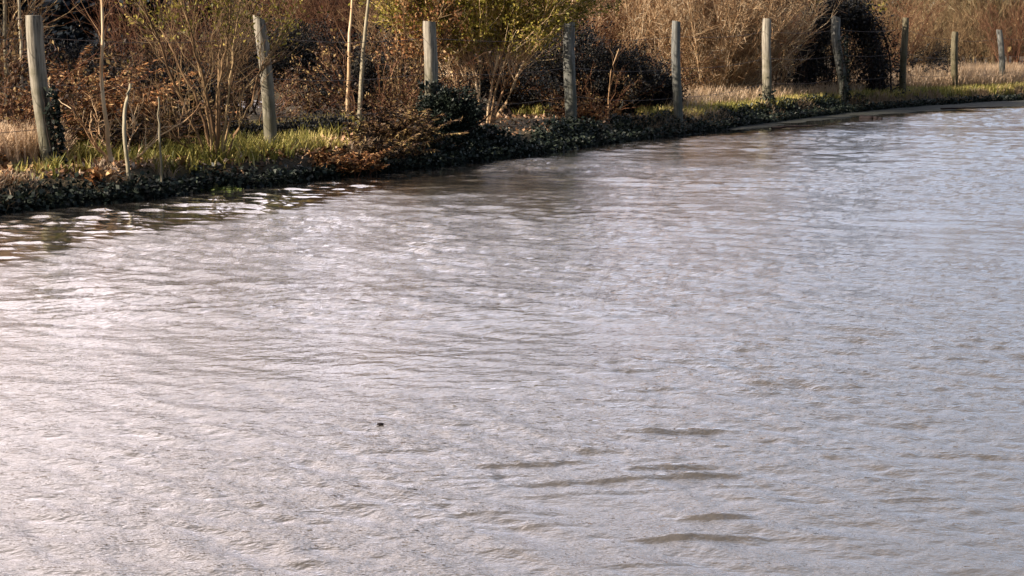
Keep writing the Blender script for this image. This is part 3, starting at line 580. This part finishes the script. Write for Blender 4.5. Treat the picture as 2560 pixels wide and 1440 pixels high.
def place(kind, px, py, s=1., extra=''):
    p = G(px, py); z = hz(p.x, p.y)
    if z < .03: z = .0
    # which gap of the fence, for the words
    xs = [q[0] for q in POSTS]; gi = sum(1 for x in xs if x < px)
    where = 'left of the leftmost post' if gi == 0 else ('right of the last post' if gi == 10 else f'in the gap between {ORD[gi-1]} and {ORD[gi]} posts')
    row = 'near' if py > 300 - px * .03 else ('far' if py < 225 - px * .012 else 'middle')
    lab = f'{protos[kind][0]}, {row} row, {where}{extra}'.replace('in the gap between', 'between')
    if lab in seen_labels:
        seen_labels[lab] += 1; side = ('right part', 'left part', 'centre', 'back')[min(seen_labels[lab] - 2, 3)]; lab = lab + ', ' + side
    else: seen_labels[lab] = 1
    o = protos[kind][1]
    if not used[kind]:
        used[kind] = True; o.location = (p.x, p.y, z); o.rotation_euler = (0, 0, random.uniform(0, 6)); o.scale = (s, s, s); tag(o, lab, None, 'scrub and brambles behind the fence'); return
    copy_tree(o, (p.x, p.y, z), random.uniform(0, 6.28), s, lab, 'scrub and brambles behind the fence')
seen_labels = {}
PL = [(0, 90, 385, .55), (0, 230, 362, .7), (0, 640, 345, .6), (0, 1060, 330, .6), (0, 1490, 292, .6),(0, 330, 345, .8), (3, 420, 300, .8), (3, 770, 218, 1.3), (1, 700, 218, 1.3), (3, 860, 222, 1.3), (0, 440, 335, .8), (1, 500, 325, .7), (0, 930, 325, .9),
      (1, 1030, 275, .8), (2, 1040, 285), (2, 1200, 278), (0, 1300, 275, .8), (2, 1380, 272), (3, 1450, 250), (2, 1480, 285, .8), (0, 1600, 270, .8),
      (1, 1640, 240), (3, 1880, 228), (2, 2000, 238), (2, 2180, 225, .9), (3, 2200, 222), (1, 2190, 212), (1, 2270, 206, .9), (1, 2350, 203, .8), (1, 2440, 190), (3, 2530, 195),
      (2, 200, 290), (1, -80, 350), (0, -60, 400)]
for a in PL: place(*a)

# --- bank vegetation (nobody could count these)
def scatter(n, smin, smax, xr, dens=None):
    """random points on the bank, s metres inland, between photo columns xr"""
    out = np.zeros((0, 2))
    while len(out) < n:
        j = rng.integers(1, len(LP) - 3, n * 2); t = rng.random(n * 2)
        seg = LP[j + 1] - LP[j]; L = np.linalg.norm(seg, axis=1); keep = rng.random(n * 2) < L / np.linalg.norm(LP[1:] - LP[:-1], axis=1)[1:-2].max()
        nrm = np.stack([-seg[:, 1], seg[:, 0]], -1) / L[:, None]; s = rng.uniform(smin, smax, n * 2)
        p = LP[j] + seg * t[:, None] + nrm * s[:, None]; u = p[:, 0] / np.maximum(p[:, 1], 1) * F + 1280
        keep &= (u > xr[0]) & (u < xr[1])
        if dens is not None: keep &= rng.random(n * 2) < dens(p[:, 0], p[:, 1], u, s)
        out = np.concatenate([out, p[keep]])
    return out[:n]
def blades(name, label, cat, pts, h, mat, wid=.006, lean=.45, per=6):
    p = np.repeat(pts, per, 0); n = len(p); p = p + rng.normal(size=p.shape) * .03; z = np.maximum(height(p[:, 0], p[:, 1]), -.02) - .01
    an = rng.uniform(0, 6.28, n); L = h * rng.uniform(.4, 1.3, n) if np.ndim(h) == 0 else np.repeat(h, per) * rng.uniform(.4, 1.3, n)
    b = np.stack([p[:, 0], p[:, 1], z], -1); ln = rng.uniform(.1, lean, n)
    d1 = np.stack([np.cos(an) * ln, np.sin(an) * ln, np.ones(n)], -1); d2 = np.stack([np.cos(an) * ln * 2.6, np.sin(an) * ln * 2.6, np.full(n, .75)], -1)
    sd = np.stack([-np.sin(an), np.cos(an), 0 * an], -1); w = wid * rng.uniform(.6, 1.4, n)[:, None]
    m = b + unit(d1) * (L * .55)[:, None]; tip = m + unit(d2) * (L * .45)[:, None]
    V = np.stack([b - sd * w, b + sd * w, m + sd * w * .8, m - sd * w * .8, tip + sd * w * .15, tip - sd * w * .15], 1).reshape(-1, 3)
    i = np.arange(n)[:, None] * 6; Qa = np.concatenate([i + [0, 1, 2, 3], i + [3, 2, 4, 5]]); tn_ = np.repeat(np.repeat(rng.random(len(pts)), per) * .6 + rng.random(n) * .4, 6)
    return tag(mesh_np(name, V, Qa, M[mat], tint=tn_), label, cat, kind='stuff')
def carpet(name, label, cat, pts, size, mat, lift=.06, wid=.7, up=.5):
    n = len(pts); z = np.maximum(height(pts[:, 0], pts[:, 1]), 0) + rng.random(n) ** 1.5 * lift
    v, q, t = leaf_quads(np.stack([pts[:, 0], pts[:, 1], z], -1), rng.normal(size=(n, 3)) * [1, 1, up], size, wid, .1); return tag(mesh_np(name, v, q, M[mat], tint=t), label, cat, kind='stuff')
ns_ = lambda x, y, s, seed: fbm2(x, y, s, seed, 3)
# dark ivy trailing over the lip of the bank: thick in the middle, thin elsewhere
def d_ivy(x, y, u, s):
    w = np.interp(u, [-100, 0, 450, 520, 620, 950, 1100, 1500, 1650, 1750, 1900, 2150, 2230, 2600], [.10, .12, .14, .08, .02, .08, .42, .38, .26, .2, .36, .26, .0, .0])
    return (s < w * (1 + 1.3 * ns_(x, y, 1.9, 3))) * 1.
carpet('ivy_carpet', 'dark glossy ivy trailing over the lip of the bank', 'ivy', scatter(42000, -.12, .8, (-150, 2650), d_ivy), .045, 'ivy', .12)
carpet('leaf_litter', 'tan and pinkish fallen leaves along the left of the bank', 'fallen leaves', scatter(17000, .12, 2.6, (-150, 1150), lambda x, y, u, s: (s > np.interp(u, [0, 450, 560], [.3, .3, .1])) * .35 + (s > .3) * .65 * (ns_(x, y, 1.2, 8) > -.05)), .055, 'litter', .07)
carpet('leaf_litter', 'sparse tan fallen leaves along the right of the bank', 'fallen leaves', scatter(9000, .3, 3.5, (1150, 2650), None), .05, 'litter', .04)
blades('bank_grass', 'golden green winter grass growing along the bank', 'grass', scatter(9000, .22, 2.2, (-120, 2650), lambda x, y, u, s: (ns_(x, y, .8, 14) + np.interp(u, [0, 350, 450, 750, 900, 1100, 1550, 1700, 2600], [-.3, -.1, .45, .45, -.2, -.5, -.1, .5, .6]) > 0) * 1.), .155, 'grass', .007)
blades('dry_grass', 'pale pinkish dry grass behind the right hand posts', 'grass', scatter(6500, .9, 9, (2140, 2750), lambda x, y, u, s: np.clip((u - 2100) / 300, .1, 1)), .42, 'straw', .009)
blades('dry_grass', 'thin straw coloured grass at the foot of the tan willow', 'grass', scatter(2600, .6, 3.5, (1650, 2150), None), .28, 'straw', .006)
blades('dry_grass', 'dry tan stalks standing at the left edge behind the post', 'grass', scatter(2600, .9, 4.0, (-120, 150), None), .34, 'straw', .007)
blades('dry_grass', 'greenish gold grass among the bracken between the first and third posts', 'grass', scatter(1700, .35, 2.6, (130, 900), lambda x, y, u, s: (ns_(x, y, 1.0, 19) > -.1) * 1.), .20, 'grass', .006)
blades('lip_grass', 'dead tan grass hanging over the dark lip of the bank', 'grass', scatter(2600, -.02, .34, (-120, 2650), lambda x, y, u, s: (ns_(x, y, 1.1, 77) > np.interp(u, [0, 900, 1100, 1500, 1600], [-.15, -.1, .3, .3, 0])) * 1.), .15, 'straw', .005, lean=1.1)
carpet('bank_leaves', 'golden brown low leaves at the left end of the bank', 'leaves', scatter(6500, .18, 1.6, (-150, 330), lambda x, y, u, s: (ns_(x, y, 1.3, 81) > -.2) * 1.), .06, 'rust', .06, .6, .5)
# bright tuft at the water's edge
p = G(538, 474, 0); e = empty('weed_tuft', (p.x, p.y, .0), 'bright green weed tuft at the water edge below the forked shrub', 'weed')
n = 420; C = rng.normal(size=(n, 3)) * [.09, .05, .02]; C[:, 2] = np.abs(C[:, 2]); v, q, t = leaf_quads(C, rng.normal(size=(n, 3)) + [0, 0, .8], .035, .6); mesh_np('foliage', v * [1.2, 1.2, .4], q, M['bright'], e, tint=t)
P = polys(rng.normal(size=(12, 3)) * [.06, .03, 0], rng.normal(size=(12, 3)) * .5 + [0, 0, 1], .06, np.zeros((12, 3)), 4, .05); v, q, t = tubes(P, taper(12, 4, .003, .001), 3); mesh_np('stems', v, q, M['grass'], e, tint=t)
# scrap of dark debris floating on the water
p = G(951, 1064, 0); g = np.random.default_rng(3); a = np.linspace(0, 2 * math.pi, 10, endpoint=False)
V = np.concatenate([np.stack([rr * np.cos(a) * (1 + .2 * g.normal(size=10)) * 1.3, rr * np.sin(a) * (1 + .15 * g.normal(size=10)), z + 0 * a], -1) for rr, z in ((.006, -.012), (.013, -.004), (.014, .006), (.010, .013), (.004, .016))])
id_ = np.arange(50).reshape(5, 10); nx = np.roll(id_, -1, 1); qq = np.stack([id_[:-1], nx[:-1], nx[1:], id_[1:]], -1).reshape(-1, 4)
fs = mesh_np('floating_debris', V, np.concatenate([qq, [[40, 41, 48, 49], [41, 42, 47, 48], [42, 43, 46, 47], [43, 44, 45, 46]]]), M['bark_dark'], tint=np.full(50, .1)); fs.location = (p.x, p.y, .005); fs.scale = (.65, .55, .35); tag(fs, 'small dark scrap floating on the open water', 'debris')

def driftwood(px, py, L, rad, ang, label, mat='bark_dark'):
    p = G(px, py, .02); e = empty('driftwood', (p.x, p.y, .02), label, 'driftwood')
    t = np.linspace(-.5, .5, 12)[:, None]; P = t * L * np.array([math.cos(ang), math.sin(ang), 0]) + np.cumsum(rng.normal(size=(12, 3)) * [.01, .02, .004], 0)
    v, q, ti = tubes(P[None], taper(1, 12, rad, rad * .5) * (1 + .2 * rng.random((1, 12))), 7); mesh_np('branch', v, q, M[mat], e, tint=ti, smooth=True)
    s, tg, _ = sample(P[None], np.array([.3, .7])); P1 = polys(s, unit(tg + [0, .4, .12]), .16, np.zeros((2, 3)), 4, .05); v, q, ti = tubes(P1, taper(2, 4, rad * .5, .003), 5); mesh_np('side_twig', v, q, M[mat], e, tint=ti)
driftwood(2425, 272, 1.2, .018, .25, 'long dark stick lying on the mud shelf at the right')
driftwood(2176, 295, .30, .045, -.5, 'short dark lump of wood on the mud shelf below the ivy arch')
driftwood(1990, 318, .9, .018, .5, 'thin dark twig half sunk at the edge of the mud shelf')
p = G(325, 398); p.z = hz(p.x, p.y); g = np.random.default_rng(8); nn = 7; uu, vv = np.meshgrid(np.linspace(-.05, .05, nn), np.linspace(-.035, .035, nn)); ww = .03 + .02 * g.random((nn, nn)) + .03 * (1 - (uu / .05) ** 2)
top = np.stack([uu, vv, ww], -1).reshape(-1, 3); V = np.concatenate([top, top - [0, 0, .004]]); ii = np.arange(nn * nn).reshape(nn, nn)
qa = np.stack([ii[:-1, :-1], ii[:-1, 1:], ii[1:, 1:], ii[1:, :-1]], -1).reshape(-1, 4); qb = qa[:, ::-1] + nn * nn
edge = np.concatenate([ii[0], ii[1:, -1], ii[-1, :-1][::-1], ii[1:-1, 0][::-1]]); e2 = np.roll(edge, -1); qe = np.stack([edge, edge + nn * nn, e2 + nn * nn, e2], -1)
m_, t_, b_ = newmat('white_paper'); nz = N(t_, 'ShaderNodeTexNoise'); nz.inputs['Scale'].default_value = 30; rp_ = N(t_, 'ShaderNodeValToRGB'); rp_.color_ramp.elements[0].color = (.6, .57, .52, 1); rp_.color_ramp.elements[1].color = (.85, .84, .82, 1)
t_.links.new(nz.outputs[0], rp_.inputs[0]); t_.links.new(rp_.outputs[0], b_.inputs['Base Color'])
o = mesh_np('white_scrap', V, np.concatenate([qa, qb, qe]), m_); o.location = p; tag(o, 'small crumpled white scrap at the foot of the bent pale stick', 'litter')

# --- far background: conifers and bare trees beyond the meadow
def conifer(x, y, h, w, label):
    e = empty('conifer_tree', (x, y, hz(x, y)), label, 'conifer', 'dark conifers beyond the fence')
    P = np.array([[[0, 0, -.2], [0, 0, h * .5], [0, 0, h]]]); v, q, t = tubes(P, taper(1, 3, .2, .03), 6); mesh_np('trunk', v, q, M['bark_dark'], e, tint=t)
    n = 9000; zt = rng.random(n) ** 1.25; rad = w / 2 * (1 - zt) ** .8 * np.sqrt(rng.uniform(.25, 1, n)) * (1 + .2 * np.sin(zt * 40)); an = rng.uniform(0, 6.28, n)
    C = np.stack([rad * np.cos(an), rad * np.sin(an), .15 + zt * h - rad * .25], -1); C[:, 2] = np.maximum(C[:, 2], .05)
    v, q, t = leaf_quads(C, np.stack([np.cos(an), np.sin(an), -.45 + 0 * an], -1) + rng.normal(size=(n, 3)) * .3, .32, .5); mesh_np('foliage', v, q, M['conifer'], e, tint=t); return e
pos = ['at the extreme left beyond the pale saplings', 'beyond the leftmost post', 'beyond the tan sapling', 'beyond the forked brown shrub', 'beyond the second post', 'beyond the dark bush right of the second post', 'beyond the leaning pale saplings', 'beyond the small far post', 'beyond the third post', 'beyond the V stemmed shrub', 'beyond the fourth post']
for i, px in enumerate([-60, 110, 270, 430, 590, 740, 890, 1010, 1150, 1290, 1430]):
    d = 44 + 5 * math.sin(i * 2.1); conifer((px - 1280) / F * d, d, (6.6 if px < 900 else 3.6) + .6 * math.cos(i * 1.7), 3.6, 'dark blue green conifer ' + pos[i])
far = empty('far_scrub', (0, 0, 0), '', 'tree', 'bare trees beyond the meadow')
far.name = 'bare_tree'
shrub_parts(far, stems=9, h=4.4, tilt=(2, 24), r=.06, n1=260, l1=1.6, r1=.018, n2=2600, l2=.8, r2=.010, barkmat='bark_olive', base_r=.5, a1=32, a2=40, tmin=.08, wob=.05)
fpos = [(1560, 50, 'bare brown tree far behind the fourth and fifth posts'), (1700, 47, 'bare brown tree far behind the fifth post'), (1840, 52, 'bare brown tree far behind the tan willow'), (1980, 46, 'bare brown tree far behind the sixth post'),
        (2130, 50, 'bare brown tree far behind the dark ivy arch'), (2180, 55, 'bare brown tree far behind the eighth post'), (2440, 58, 'bare brown tree far behind the ninth post'), (2290, 72, 'bare brown tree farthest away between the eighth and ninth posts'), (2350, 66, 'bare brown tree far off just left of the ninth post'), (2500, 53, 'bare brown tree far behind the rightmost post'), (2620, 57, 'bare brown tree cut by the right edge of the frame')]
for i, (px, d, lab) in enumerate(fpos):
    l = ((px - 1280) / F * d, d, hz((px - 1280) / F * d, d))
    if i == 0: far.location = l; far['label'] = lab
    else: copy_tree(far, l, random.uniform(0, 6), random.uniform(.85, 1.1), lab, 'bare trees beyond the meadow')
# the far-off wood closing the view
n = 90000; x = rng.uniform(-70, 110, n); d = rng.uniform(95, 125, n); cr = np.where(x / d * F + 1280 > 2150, 2.2, 5) + 1.5 * fbm2(x, d, .12, 40, 3); cr = np.where((x / d * F > 920) & (x / d * F < 1110), 1.2, cr); z = rng.random(n) ** .8 * cr + .8
v, q, t = leaf_quads(np.stack([x, d, z], -1), rng.normal(size=(n, 3)), .9, .6); w = mesh_np('far_wood', v, q, M['maroon'], tint=t); tag(w, 'dark brown far off wood closing the view beyond the fence', 'wood', kind='stuff')
